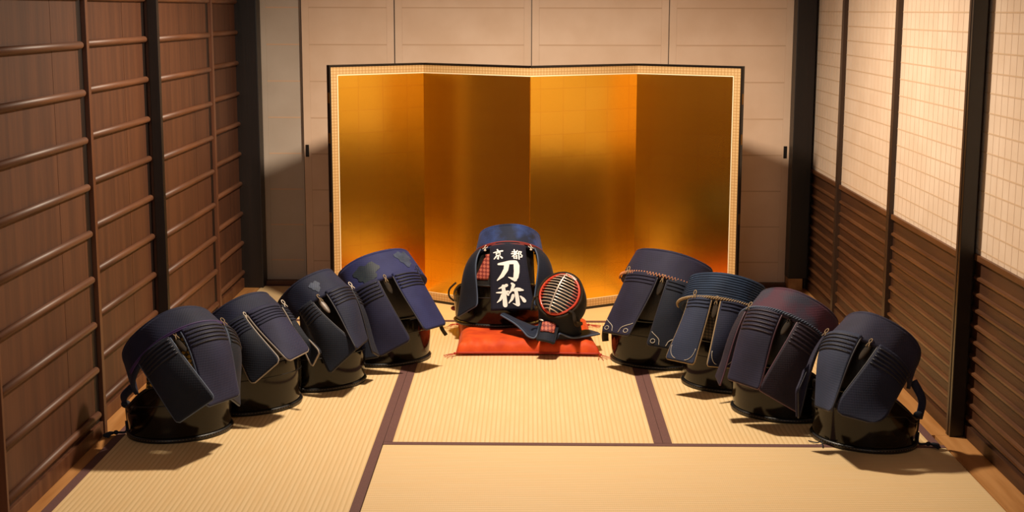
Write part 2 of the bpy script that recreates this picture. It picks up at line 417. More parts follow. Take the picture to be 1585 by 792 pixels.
right_door(7, .12, 1.085, X3); right_door(8, 1.085, 2.075, X3); right_door(9, 2.075, 2.80, X3)
right_door(10, -.86, .16, X3+.045)
right_door(11, -1.83, -.86, X3, False); right_door(12, -2.80, -1.83, X3+.045, False)
# black end of the front leaf, facing the camera
obj('trim_8', box(X3-.008, X3+.040, .098, .1195, 0, DOOR_TOP, .002), M['black_lacquer_frame'], kind='structure')

# back wall: papered sliding doors
YB = 2.834
def fusuma(n, x0, x1, y, m, handle=None, zoff=0):
    d = root('door_%d' % n, ((x0+x1)/2, y, 0), kind='structure')
    # stack of paper sheets with faint overlaps
    z = .022; k = 0
    sheets = [.022]+[.13+.191*i for i in range(9)]+[DOOR_TOP-.01]
    for a, b_ in zip(sheets[:-1], sheets[1:]):
        k += 1
        ps = obj('paper_sheet', box(x0+.040, x1-.040, y+.0004*(k % 2), y+.02, a, b_-.0003), m, d)
        if k > 1: obj('paper_overlap', box(x0+.040, x1-.040, y-.0003, y+.001, a-.0035, a+.0035), M['paper_overlap'], ps)
    for a, b_ in ((x0+.002, x0+.0396), (x1-.0396, x1-.002)): obj('paper_edge', box(a, b_, y-.0008, y+.02, .022, DOOR_TOP-.01, .0008), m, d)
    for a, b_ in ((x0-.0005, x0+.0016), (x1-.0016, x1+.0005)): obj('frame_edge', box(a, b_, y-.002, y+.022, .02, DOOR_TOP), M['frame_brown'], d)
    if handle is not None:
        hp = obj('door_pull', box(handle-.009, handle+.009, y-.0035, y+.004, .688, .752, .002), M['iron'], d)
        obj('pull_recess', box(handle-.006, handle+.006, y-.0042, y-.003, .693, .747), M['dark_wood'], hp)
fusuma(13, -.93, -.675, YB+.012, M['paper_grey'])
fusuma(14, -.700, -.214, YB-.016, M['paper'], -.682)
fusuma(15, -.214, .502, YB-.002, M['paper'])
fusuma(16, .502, 1.217, YB-.008, M['paper'])
fusuma(17, 1.217, 1.866, YB-.004, M['paper'], 1.843)
obj('baseboard_back', box(-.93, 1.87, 2.802, 2.9, 0, .021, .002), M['sill'], kind='structure')

# ================================================================ folding screen
H = 1.197
folds = [(-.452, 2.05), (-.032, 2.395), (.4965, 2.03), (1.021, 2.372), (1.492, 2.05)]
scr = root('folding_screen', (.5, 2.2, 0), label='four-panel gold leaf folding screen with brocade edges standing behind the armour', cat='folding screen')
def screen_panel(i):
    A = Vector((*folds[i], 0)); B = Vector((*folds[i+1], 0)); d = (B-A); W = d.length; u = d/W
    nrm = Vector((u.y, -u.x, 0))                   # towards the camera
    gap = .0015
    def bx(s0, s1, z0, z1, n0, n1, bev=0):
        V, F = box(s0, s1, n0, n1, z0, z1, bev)
        return [tuple(A + u*p[0] + nrm*p[1] + Vector((0, 0, p[2]))) for p in V], [f[::-1] for f in F]
    pn = obj('panel', bx(gap, W-gap, .003, H, -.018, -.0015, .0015), M['black_lacquer_frame'], scr)
    fr = .0085
    L, R = (i == 0), (i == 3)
    sx0 = (fr if L else .0005); sx1 = W-(fr if R else .0005)
    bw = .036
    obj('frame_strip', bx(gap, W-gap, H-fr, H+.002, -.02, .003, .001), M['black_lacquer_frame'], pn)
    obj('frame_strip', bx(gap, W-gap, .0, fr+.004, -.02, .003, .001), M['black_lacquer_frame'], pn)
    if L: obj('frame_strip', bx(0, fr, .0, H+.002, -.02, .004, .001), M['black_lacquer_frame'], pn)
    if R: obj('frame_strip', bx(W-fr, W, .0, H+.002, -.02, .004, .001), M['black_lacquer_frame'], pn)
    z0, z1 = fr+.004, H-fr
    obj('brocade_border', bx(sx0, sx1, z1-bw, z1, -.001, .0012), M['brocade'], pn)
    obj('brocade_border', bx(sx0, sx1, z0, z0+bw, -.001, .0012), M['brocade'], pn)
    g0, g1 = sx0, sx1
    if L: obj('brocade_border', bx(sx0, sx0+bw, z0+bw, z1-bw, -.001, .0012), M['brocade'], pn); g0 = sx0+bw
    if R: obj('brocade_border', bx(sx1-bw, sx1, z0+bw, z1-bw, -.001, .0012), M['brocade'], pn); g1 = sx1-bw
    obj('beading', bx(g0, g1, z1-bw-.004, z1-bw, -.0005, .002), M['white_line'], pn)
    obj('beading', bx(g0, g1, z0+bw, z0+bw+.004, -.0005, .002), M['white_line'], pn)
    if L: obj('beading', bx(g0, g0+.004, z0+bw+.004, z1-bw-.004, -.0005, .002), M['white_line'], pn); g0 += .004
    if R: obj('beading', bx(g1-.004, g1, z0+bw+.004, z1-bw-.004, -.0005, .002), M['white_line'], pn); g1 -= .004
    obj('gold_leaf', bx(g0, g1, z0+bw+.004, z1-bw-.004, -.001, .0008), M['gold'], pn)
    if i in (1, 2):                               # paper hinges down the middle fold
        for k in range(5):
            za, zb = z0+bw+.01+k*.216, z0+bw+.01+k*.216+.205
            s = W-.012 if i == 1 else .001
            obj('hinge_paper', bx(s, s+.011, za, zb, .0008, .0022), M['gold'], pn)
    if L or R:
        s0, s1 = (-.002, 0) if L else (W, W+.002)
        for zz in (.10, .45, .83, 1.02): obj('metal_fitting', bx(s0, s1, zz, zz+.05, -.015, .002), M['brass'], pn)
for i in range(4): screen_panel(i)

# ================================================================ armour: breastplates and the waist protectors laid over them
SETS = {
 'A': dict(bc=[-0.725, 0.124], p=[-0.6882, 0.0285, 0.2745, 1.3161, 0.135, -0.8697, 0.1869, 0.1777, 0.1006], flaps=[('L', [[-0.795, -0.132, 0.311], [-0.695, -0.117, 0.397], [-0.525, -0.216, 0.212], [-0.642, -0.245, 0.134]]), ('C', [[-0.66, -0.097, 0.413], [-0.55, 0.029, 0.409], [-0.472, -0.068, 0.181], [-0.546, -0.224, 0.184]]), ('R', [[-0.544, 0.043, 0.403], [-0.531, 0.129, 0.34], [-0.486, 0.005, 0.123], [-0.496, -0.094, 0.176]])]),
 'B': dict(bc=[-0.532, 0.465], p=[-0.5569, 0.4663, 0.2837, 1.0058, 0.1127, -0.7212, 0.163, 0.142, 0.0725], flaps=[('L', [[-0.608, 0.315, 0.328], [-0.539, 0.34, 0.371], [-0.384, 0.208, 0.234], [-0.483, 0.18, 0.151]]), ('C', [[-0.528, 0.347, 0.376], [-0.435, 0.469, 0.383], [-0.3, 0.354, 0.237], [-0.355, 0.212, 0.231]]), ('R', [[-0.427, 0.495, 0.374], [-0.424, 0.555, 0.342], [-0.272, 0.415, 0.217], [-0.302, 0.418, 0.158]])]),
 'C': dict(bc=[-0.325, 0.792], p=[-0.3315, 0.7987, 0.2925, 1.0287, 0.2298, -0.8095, 0.1452, 0.1383, 0.0964], flaps=[('L', [[-0.393, 0.662, 0.316], [-0.343, 0.665, 0.358], [-0.153, 0.59, 0.193], [-0.261, 0.559, 0.094]]), ('C', [[-0.291, 0.694, 0.387], [-0.216, 0.807, 0.388], [-0.129, 0.708, 0.193], [-0.156, 0.572, 0.188]]), ('R', [[-0.211, 0.831, 0.378], [-0.219, 0.894, 0.336], [-0.096, 0.823, 0.1], [-0.114, 0.748, 0.133]])]),
 'D': dict(bc=[-0.101, 1.185], p=[-0.1059, 1.1366, 0.3014, 0.8582, 0.0799, -0.9364, 0.1868, 0.1424, 0.1184], flaps=[('L', [[-0.229, 0.992, 0.326], [-0.124, 0.997, 0.382], [0.019, 0.91, 0.144], [-0.109, 0.897, 0.076]]), ('C', [[-0.065, 1.026, 0.397], [0.033, 1.118, 0.391], [0.157, 1.032, 0.185], [0.077, 0.916, 0.185]]), ('X', [[-0.252, 1.004, 0.305], [-0.224, 0.99, 0.33], [-0.109, 0.899, 0.077], [-0.178, 0.894, 0.067]])]),
 'E': dict(bc=[1.026, 1.162], p=[1.0598, 1.1137, 0.3244, 0.643, -0.0897, -2.1405, 0.1911, 0.1412, 0.1123], flaps=[('C', [[0.901, 1.101, 0.394], [1.018, 0.992, 0.403], [0.892, 0.892, 0.171], [0.793, 1.03, 0.157]]), ('R', [[1.058, 0.974, 0.396], [1.163, 0.962, 0.361], [1.085, 0.864, 0.119], [0.967, 0.882, 0.136]])]),
 'F': dict(bc=[1.279, 0.796], p=[1.2505, 0.7802, 0.3015, 0.6061, 0.1058, -2.1725, 0.1714, 0.1386, 0.1036], flaps=[('C', [[1.115, 0.738, 0.363], [1.195, 0.667, 0.378], [1.119, 0.566, 0.137], [1.019, 0.634, 0.143]]), ('R', [[1.231, 0.65, 0.377], [1.348, 0.642, 0.347], [1.268, 0.568, 0.123], [1.165, 0.518, 0.143]])]),
 'G': dict(bc=[1.424, 0.411], p=[1.4274, 0.3651, 0.2969, 1.058, -0.0605, -2.278, 0.1752, 0.1535, 0.1059], flaps=[('C', [[1.292, 0.36, 0.4], [1.393, 0.251, 0.409], [1.296, 0.139, 0.155], [1.204, 0.267, 0.16]]), ('R', [[1.447, 0.225, 0.39], [1.537, 0.221, 0.326], [1.435, 0.109, 0.08], [1.297, 0.14, 0.155]]), ('X', [[1.272, 0.43, 0.362], [1.283, 0.38, 0.392], [1.178, 0.278, 0.132], [1.17, 0.333, 0.153]])]),
 'H': dict(bc=[1.649, 0.066], p=[1.6435, 0.0309, 0.2785, 1.1953, -0.0252, -2.3882, 0.1632, 0.1527, 0.1059], flaps=[('C', [[1.508, 0.068, 0.37], [1.598, -0.069, 0.398], [1.476, -0.194, 0.173], [1.456, -0.027, 0.145]]), ('R', [[1.651, -0.102, 0.377], [1.758, -0.098, 0.279], [1.629, -0.26, 0.146], [1.478, -0.189, 0.171]]), ('X', [[1.505, 0.114, 0.336], [1.506, 0.08, 0.362], [1.403, -0.041, 0.102], [1.398, -0.042, 0.203]])]),
 'Z': dict(bc=[0.355, 1.638], p=[0.4038, 1.6443, 0.3543, 0.7881, 0.0273, -1.5887, 0.1532, 0.1382, 0.1011], flaps=[('C', [[0.325, 1.544, 0.433], [0.475, 1.541, 0.436], [0.514, 1.432, 0.168], [0.334, 1.433, 0.163]]), ('L', [[0.242, 1.632, 0.363], [0.281, 1.569, 0.413], [0.263, 1.468, 0.172], [0.174, 1.509, 0.11]]), ('R', [[0.516, 1.561, 0.421], [0.564, 1.626, 0.37], [0.618, 1.484, 0.166], [0.521, 1.44, 0.18]])]),
}

def V3(a): return np.array(a, float)
def ring_frame(p):
    tau, de, phi = p[3:6]
    n = np.array([-tau*math.cos(phi+de), -tau*math.sin(phi+de), 1.0]); n /= np.linalg.norm(n)
    c = np.array([math.cos(phi), math.sin(phi), 0]); c -= n*(c@n); c /= np.linalg.norm(c)
    return n, c, np.cross(n, c)
def ring_pt(p, th, z=0.0, k=1.0):
    n, c, s = ring_frame(p)
    return V3(p[:3]) + n*z + k*(p[6]*math.sin(th)*s + p[7]*math.cos(th)*c)
def R(d): return math.radians(d)

def breastplate(key, label, z0=0.0, a=.183, b=.145, chest='chest_dark', h_front=.20, h_side=.105, arc=118, groove=.62):
    p = SETS[key]['p']; bx_, by_ = SETS[key]['bc']; phi = p[5]
    c = np.array([math.cos(phi), math.sin(phi), 0]); s = np.array([-math.sin(phi), math.cos(phi), 0]); O = np.array([bx_, by_, z0])
    t = root('breastplate', (bx_, by_, z0), label=label, cat='breastplate', group='lacquered breastplates')
    def pt(th, z, k=1.0, push=0.0):
        bulge = 1+.05*math.sin(math.pi*min(1, max(0, z/.22)))
        r = k*bulge
        return O + s*((a+push)*r*math.sin(th)) + c*((b+push)*r*math.cos(th)) + np.array([0, 0, z])
    def htop(th):
        x = abs(math.degrees(th))/arc
        return h_side + (h_front-h_side)*(1-min(1, max(0, (x-.42)/.5))**1.0) if x > .42 else h_front
    def hs(th):
        x = min(1, max(0, (abs(math.degrees(th))/arc-.40)/.5)); x = x*x*(3-2*x)
        return h_front + (h_side-h_front)*x
    obj('lacquered_shell', grid(lambda u, v: pt(R(arc)*(2*u-1), .006+(hs(R(arc)*(2*u-1))-.006)*v), 61, 15, .006), M['do_black'], t, True)
    # leather rims, groove line, stitching
    obj('lower_rim', tube([pt(R(arc)*(2*i/48-1), .009, 1.0, .003) for i in range(49)], .0075, 8, flat=1.2), M['do_rim'], t, True)
    obj('upper_rim', tube([pt(R(arc)*(2*i/48-1), hs(R(arc)*(2*i/48-1))) for i in range(49)], .005, 8), M['do_rim'], t, True)
    obj('side_rim', tube([pt(R(-arc), z) for z in np.linspace(.0, hs(R(-arc)), 6)], .006, 8), M['do_rim'], t, True)
    obj('side_rim', tube([pt(R(arc), z) for z in np.linspace(.0, hs(R(arc)), 6)], .006, 8), M['do_rim'], t, True)
    obj('groove_line', tube([pt(R(arc-8)*(2*i/48-1), min(hs(R(arc)*(2*i/48-1))-.012, .125+.012*math.cos(2.2*(2*i/48-1)))) for i in range(49)], .0022, 6), M['do_rim'], t, True)
    vf = []
    for i in range(64):
        q = pt(R(arc-4)*(2*i/63-1), .012, 1.0, .0105); vf.append(ellipsoid(q, ((.0016, 0, 0), (0, .0016, 0), (0, 0, .0011)), 5, 3))
    obj('stitching', join(*vf), M['stitch'], t, kind='stuff')
    # chest part rising inside the waist protector
    def chest_pt(u, v):
        th = R(62)*(2*u-1); lo = pt(th, hs(th)-.012, .97); hi = ring_pt(p, th*.92, .03, .86)
        return lo + (hi-lo)*v + c*.012*math.sin(math.pi*v)
    ch = obj('chest_plate', grid(chest_pt, 25, 13, .008), M[chest], t, True)
    return t, pt, hs, O, c, s, ch

def flap_fn(p, q, bulge=.010, flare=0.0):
    """surface of one padded flap: leaves the band, bends and hangs down to its lower corners"""
    P0, P1, BR, BL = [V3(x) for x in q]
    n, c, s = ring_frame(p); O = V3(p[:3])
    def th_of(P):
        r = (P-O)/1.06; return math.atan2((r@s)/p[6], (r@c)/p[7])
    t0, t1 = th_of(P0), th_of(P1)
    d0 = (BL-P0); d1 = (BR-P1)
    def fn(u, v):
        top = O + 1.06*(p[6]*math.sin(t0+(t1-t0)*u)*s + p[7]*math.cos(t0+(t1-t0)*u)*c)
        bot = BL + (BR-BL)*u
        dn = bot - top; Ln = np.linalg.norm(dn); 
        m0 = (-n*1.05 + flare*(math.sin(t0+(t1-t0)*u)*s + math.cos(t0+(t1-t0)*u)*c))*Ln; m1 = dn*1.0
        h00 = 2*v**3-3*v**2+1; h10 = v**3-2*v**2+v; h01 = -2*v**3+3*v**2; h11 = v**3-v**2
        P = top*h00 + m0*h10 + bot*h01 + m1*h11
        out = np.cross(P1-P0, dn); ln = np.linalg.norm(out)
        out = -out/ln if ln > 1e-6 else c
        if out @ c < 0: out = -out
        return P + out*(bulge*math.sin(math.pi*u)*math.sin(math.pi*min(1, .15+.85*v)))
    return fn, t0, t1
def clipcorner(fn, r=.10, asp=.5):
    """round the two lower corners of a flap"""
    def g(u, v):
        if v > 1-r:
            k = (v-(1-r))/r; w = 1-(1-math.sqrt(max(0, 1-k*k)))*min(.9, r/asp*2.0)
            u = .5+(u-.5)*w
        return fn(u, v)
    return g

def waist_protector(key, label, cloth_m, flap_m, piping='piping_dark', ridge='trim', band_m=None, arc=(-118, 118), cord=None, scroll=False,
                    ridges=5, corner=.10, corners={}, patches=(), flat=0.0, ridge_m=None, thread=None, flap_mats={}, group='waist protectors laid over the breastplates'):
    p = SETS[key]['p']; h = p[8]; O = V3(p[:3]); n, c, s = ring_frame(p)
    t = root('waist_protector', tuple(O), label=label, cat='waist protector', group=group)
    a0, a1 = R(arc[0]), R(arc[1])
    cm = M[band_m or cloth_m]
    def band(u, v):
        th = a0+(a1-a0)*u; e = min(1, min(u, 1-u)/.14); hh = h*(.45+.55*math.sqrt(max(0, 1-(1-e)**2)))
        wob = 1+.012*math.sin(5*th+ord(key) % 7)*v + .01*math.sin(9*th)*v*(1-v)*4
        return ring_pt(p, th, -.012+(hh+.012)*v, (1.03-.12*v)*wob)
    b = obj('waist_band', grid(band, 73, 12, .013), cm, t, True)
    obj('band_edge', tube([V3(band(i/72, 1)) - (V3(ring_pt(p, a0+(a1-a0)*i/72, 0, .05))-O)*0 - (V3(band(i/72, 1))-O-n*h)*.035 for i in range(73)], .0066, 8), cm, b, True)
    for k in range(flat if isinstance(flat, int) else 0):
        v = (k+.7)/flat
        obj('woven_rib', tube([V3(band(i/72, v)) + (V3(band(i/72, v))-O-n*h*v)*.004 for i in range(1, 72)], .0022, 5), cm, b, True)
    for (u0, v0, ru, rv, mm) in patches:
        def pf(u, v):
            an = 2*math.pi*u; rr = v*(1+.18*math.sin(3*an)+.12*math.sin(7*an+1))
            q = V3(band(u0+ru*rr*math.cos(an), min(.995, max(0, v0+rv*rr*math.sin(an)))))
            return q + (q-O-n*((q-O)@n))*.012
        V, F = grid(pf, 29, 6); obj('worn_patch', (V, [f[::-1] for f in F] if False else F), M[mm], b, True)
    if cord == 'zigzag':
        m = 78; pts = []
        for i in range(m+1):
            th = R(-78)+(R(150))*i/m; pts.append(ring_pt(p, th, .004 if i % 2 else -.010, 1.075))
        obj('zigzag_cord', tube(pts, .0019, 5), M['cord_orange'], b, True)
        obj('seam_cord', tube([ring_pt(p, R(-78)+R(150)*i/40, -.004, 1.06) for i in range(41)], .003, 6), M['cord_navy'], b, True)
    if cord in ('tan', 'dark', 'navy'):
        cmn = {'tan': 'cord_tan', 'dark': 'leather_brown', 'navy': 'piping_blue'}[cord]
        for ph in (0, math.pi):
            pts = []
            for i in range(261):
                th = R(-82)+R(160)*i/260; w_ = i*.62+ph
                pts.append(ring_pt(p, th, -.004+.0042*math.sin(w_), 1.062+.022*math.cos(w_)))
            obj('twisted_cord', tube(pts, .0028, 5), M[cmn], b, True)
    if cord in ('purple', 'red', 'seam'):
        mm = {'purple': 'trim_purple', 'red': 'trim_red', 'seam': piping}[cord]
        for dz in (0, .006): obj('seam_piping', tube([ring_pt(p, R(-80)+R(160)*i/50, -.002+dz, 1.055) for i in range(51)], .003, 6), M[mm], b, True)
    fl = {}
    for idx, (kind, q) in enumerate(SETS[key]['flaps']):
        fn, t0, t1 = flap_fn(p, q, flare=(.75 if key == 'Z' and kind != 'C' else 0.0))
        cr = corners.get(kind, corner); g = clipcorner(fn, cr, .5*1.9)
        fm = flap_mats.get(kind, flap_m)
        f = obj('flap', grid(g, 21, 41, -.009), M[fm], t, True)
        # edge binding down both sides and along the bottom
        e = [g(0, v) for v in np.linspace(.04, 1, 34)] + [g(u, 1) for u in np.linspace(.06, .94, 12)] + [g(1, v) for v in np.linspace(1, .04, 34)]
        nn = -np.cross(V3(g(.6, .5))-V3(g(.4, .5)), V3(g(.5, .6))-V3(g(.5, .4))); nn /= np.linalg.norm(nn)
        e = [V3(x) - nn*.004 for x in e]
        obj('edge_binding', tube(e, .0034, 6), M[piping], f, True)
        # stitched rolls across the top
        if kind != 'X':
            for k in range(ridges):
                v = .055+.052*k
                up = nn
                obj('stitched_roll', tube([V3(g(u, v)) + up*.0008 for u in np.linspace(.04, .96, 14)], .0033, 6), M[ridge_m or fm], f, True)
        if thread and kind != 'X':
            up = nn
            for sd in (0, 1):
                U = (lambda x: x) if sd == 0 else (lambda x: 1-x)
                if scroll:
                    c1 = [V3(g(U(.03+.10*math.sin(3*x)**2+.36*x), .80+.17*x)) + up*.0015 for x in np.linspace(0, 1, 14)]
                    obj('scroll_stitching', tube(c1, .0014, 5), M[thread], f, True)
                    lp = [V3(g(U(.15+.075*math.cos(x)), .93+.030*math.sin(x))) + up*.0015 for x in np.linspace(0, 2*math.pi, 14)]
                    obj('scroll_stitching', tube(lp, .0014, 5), M[thread], f, True)
                else:
                    c1 = [V3(g(U(.06+.30*(1-math.cos(x*1.5))), .78+.19*math.sin(x*1.5))) + up*.0012 for x in np.linspace(0, 1, 10)]
                    obj('corner_stitching', tube(c1, .0011, 5), M[thread], f, True)
        fl[kind] = (g, f, nn, t0, t1)
    return t, band, fl, p

def cord_loop(t, P, r=.010, m='cord_tan', nrm=(0, -1, 0), up=(0, 0, 1), tail=.03, name='cord_loop', wide=.6):
    P = V3(P); up = V3(up); sd = np.cross(V3(nrm), up); sd /= np.linalg.norm(sd)
    pts = [P - up*tail + sd*.006] + [P + up*(r+r*math.sin(a))*1.1 + sd*r*wide*math.cos(a) for a in np.linspace(-1.2, 4.3, 14)] + [P - up*tail - sd*.006]
    return obj(name, tube(catmull(pts, 3), .0017, 6), M[m], t, True)
def tab(t, P, Q_, w0=.016, m='leather_brown', name='leather_tab', face=None):
    """oval leather tongue from P down to Q_"""
    P, Q_ = V3(P), V3(Q_); d = Q_-P; L_ = np.linalg.norm(d); d /= L_
    face = V3(face) if face is not None else np.array([0, -1, 0.]); face = face - d*(face@d); face /= np.linalg.norm(face)
    sd = np.cross(d, face)
    return obj(name, ellipsoid((P+Q_)/2, (sd*w0, face*.006, d*L_/2), 16, 12), M[m], t, True)
def strap(t, pts, w_=.012, th_=.003, m='cord_navy', name='waist_strap', up=(0, -1, 0)):
    return obj(name, tube(catmull(pts, 5), w_, 8, flat=th_/w_, up=up), M[m], t, True)
def tassel(t, P, d, m='cord_navy', n=7, L_=.05):
    P, d = V3(P), V3(d); vf = [ellipsoid(P, ((.009, 0, 0), (0, .008, 0), (0, 0, .008)), 8, 6)]
    for k in range(n):
        a = (k/(n-1)-.5)*1.3; dd = np.array([d[0]*math.cos(a)-d[1]*math.sin(a), d[0]*math.sin(a)+d[1]*math.cos(a), 0])
        vf.append(tube([P, P+dd*L_*.5+np.array([0, 0, -.001]), P+dd*L_*(.8+.2*random.random())+np.array([0, 0, .004-P[2]])], .003, 5))
    return obj('tassel', join(*vf), M[m], t, True)

for nm, c1, c2 in (('navy', S(30, 36, 64), S(44, 46, 78)), ('deep_navy', S(22, 30, 46), S(32, 38, 58)), ('violet_navy', S(42, 38, 72), S(56, 52, 88)),
                   ('indigo', S(50, 50, 104), S(64, 64, 120)), ('aubergine_navy', S(42, 34, 62), S(54, 46, 76)), ('teal_navy', S(28, 52, 80), S(42, 68, 98)),
                   ('burgundy', S(74, 40, 62), S(92, 78, 98)), ('dark_burgundy', S(46, 28, 44), S(62, 42, 60)), ('plum_navy', S(46, 40, 66), S(60, 54, 82)),
                   ('blue_grey', S(58, 66, 92), S(74, 78, 104)), ('royal_blue', S(40, 56, 110), S(62, 88, 160)), ('near_black', S(16, 20, 28), S(24, 28, 38))):
    M[nm] = cloth('cotton_'+nm, c1, c2)
M['blue_sheen'] = cloth('blue_band_painted_sheen', S(38, 46, 72), S(84, 112, 190), scale=7, mixr=(.42, .62))  # soft blue sheen on the band painted into the cotton as noise blotches
M['wine_band'] = cloth('faded_wine_band_cotton', S(74, 66, 84), S(112, 46, 68), scale=7, mixr=(.45, .58))
M['grey_patch'] = cloth('rubbed_grey_cotton', S(92, 98, 122), S(74, 82, 100), .6, scale=30)
M['green_patch'] = cloth('rubbed_dark_green_cotton', S(58, 68, 70), S(46, 54, 66), .6, scale=30)
M['red_patch'] = cloth('rubbed_wine_cotton', S(104, 48, 70), S(86, 44, 66), .6, scale=30)
M['roll_dark'] = cloth('dark_stitched_roll', S(30, 28, 40), S(40, 36, 52), .5)
M['roll_wine'] = cloth('wine_stitched_roll', S(56, 34, 50), S(68, 44, 60), .5)

# ---- left row, nearest first
A = breastplate('A', 'black lacquered breastplate nearest the brown wooden doors, left end of left row', chest='chest_dots', a=.178)
tA, bA, fA, pA = waist_protector('A', 'dark navy waist protector with purple seam piping, left end of left row', 'navy', 'deep_navy', 'piping_blue', cord='purple', ridge_m='roll_dark', flap_mats={'C': 'violet_navy'}, corner=.06)
B = breastplate('B', 'black lacquered breastplate under the plain flaps with pale binding, second in left row')
tB, bB, fB, pB = waist_protector('B', 'navy waist protector whose plain flaps have thin pale binding, second in left row', 'navy', 'deep_navy', 'piping_light', cord=None, ridge_m='navy', flap_mats={'C': 'violet_navy'}, corner=.10)
Cc = breastplate('C', 'black lacquered breastplate under the set with a silvery tab, third in left row', a=.175)
tC, bC, fC, pC = waist_protector('C', 'navy waist protector with pale rubbed spot and silvery leather tab, third in left row', 'navy', 'deep_navy', 'piping_dark', cord=None, ridge_m='roll_dark', patches=((.44, .5, .035, .22, 'grey_patch'),), flap_mats={'C': 'navy'}, corner=.05)
D = breastplate('D', 'black lacquered breastplate under the grey-patched indigo set, right end of left row', a=.18)
tD, bD, fD, pD = waist_protector('D', 'indigo waist protector with irregular grey worn patches, right end of left row', 'indigo', 'indigo', 'piping_dark', cord=None, ridge_m='roll_dark', patches=((.60, .62, .055, .30, 'grey_patch'), (.34, .42, .075, .34, 'green_patch')), flap_mats={'L': 'violet_navy', 'X': 'deep_navy'}, corner=.08)
# ---- right row, from the screen outwards
E_ = breastplate('E', 'black lacquered breastplate under the orange-stitched set, left end of right row', a=.185)
tE, bE, fE, pE = waist_protector('E', 'aubergine waist protector with orange zigzag cord and scrolled corners, left end of right row', 'aubergine_navy', 'aubergine_navy', 'piping_dark', cord='zigzag', scroll=True, thread='white_thread', ridges=3, flap_mats={'R': 'deep_navy'}, corner=.05)
F_ = breastplate('F', 'black lacquered breastplate below the ribbed blue waist band, second in right row', a=.175, chest='chest_weave')
tF, bF, fF, pF = waist_protector('F', 'ribbed teal blue waist protector with twisted tan cord, second in right row', 'teal_navy', 'deep_navy', 'cord_tan', cord='tan', flat=11, thread='white_thread', ridges=3, flap_mats={'C': 'blue_grey', 'R': 'navy'}, corner=.05)
G = breastplate('G', 'black lacquered breastplate below the burgundy cloth flaps, third in right row', a=.18)
tG, bG, fG, pG = waist_protector('G', 'faded burgundy waist protector with dark braided cord, third in right row', 'burgundy', 'dark_burgundy', 'piping_plum', cord='navy', ridge_m='roll_wine', ridges=6, band_m='wine_band', flap_mats={'C': 'aubergine_navy'}, corner=.04)
H_ = breastplate('H', 'black lacquered breastplate nearest the papered lattice doors, right end of right row', a=.18)
tH, bH, fH, pH = waist_protector('H', 'plain plum navy waist protector with round-ended side flap, right end of right row', 'plum_navy', 'navy', 'piping_dark', cord=None, ridge_m='roll_dark', flap_mats={'C': 'blue_grey', 'X': 'aubergine_navy'}, corner=.06, corners={'R': .24})
# ---- centre
Z = breastplate('Z', 'black lacquered breastplate standing on the orange-red cushion', z0=.064, a=.19, b=.145, h_front=.19, chest='chest_dark')
tZ, bZ, fZ, pZ = waist_protector('Z', 'blue-topped waist protector with white lettered name flap, on the red cushion', 'royal_blue', 'deep_navy', 'piping_blue', cord='red', ridges=0, band_m='blue_sheen', flap_mats={}, corner=.04)

# loops, tabs, straps and tassels (parts of the waist protector or breastplate they are tied to)
def at_flap(fl, k, u, v, out=.006):
    g, f, nn, t0, t1 = fl[k]; up = nn
    return V3(g(u, v))
def face_of(p): return ring_frame(p)[1]
def between(fl, p, k0, k1, m, w0=.015, drop=.075, low=.0):
    """leather tongue seen in the gap between two flaps"""
    g0, g1 = fl[k0][0], fl[k1][0]
    a = (V3(g0(1, .03))+V3(g1(0, .03)))/2; b = (V3(g0(1, .32))+V3(g1(0, .32)))/2
    n, c, s = ring_frame(p)
    return a - c*.012, a - c*.006 - n*drop
for bp, tt, fl, p, k0, k1, m, lp in ((A, tA, fA, pA, 'L', 'C', 'leather_brown', 'cord_tan'), (B, tB, fB, pB, 'L', 'C', 'leather_brown', 'cord_white'), (Cc, tC, fC, pC, 'L', 'C', 'leather_silver', 'cord_tan'),
                             (D, tD, fD, pD, 'L', 'C', 'leather_brown', 'cord_tan'), (E_, tE, fE, pE, 'C', 'R', 'leather_brown', 'cord_tan'), (F_, tF, fF, pF, 'C', 'R', 'leather_brown', 'cord_tan'),
                             (G, tG, fG, pG, 'C', 'R', 'leather_brown', 'leather_brown'), (H_, tH, fH, pH, 'C', 'R', 'leather_brown', 'cord_tan')):
    a, b = between(fl, p, k0, k1, m)
    tab(bp[0], a, b, .0125, m, face=face_of(p))
    n, c, s = ring_frame(p)
    cord_loop(bp[0], a + c*.010 - n*.004, .008, lp, nrm=c, up=n, tail=.016)
for tt, fl, p, k, u, lp in ((tA, fA, pA, 'R', .0, 'cord_tan'), (tD, fD, pD, 'C', 1.0, 'cord_navy'), (tD, fD, pD, 'X', .5, 'cord_white'), (tE, fE, pE, 'C', .05, 'cord_tan'), (tF, fF, pF, 'C', .35, 'cord_tan'),
                        (tG, fG, pG, 'C', .0, 'cord_tan'), (tH, fH, pH, 'C', .0, 'cord_tan'), (tC, fC, pC, 'R', .1, 'cord_white'), (tB, fB, pB, 'R', .3, 'cord_white')):
    n, c, s = ring_frame(p)
    cord_loop(tt, V3(fl[k][0](u, .0)) + c*.006, .009, lp, nrm=c, up=n, tail=.014)
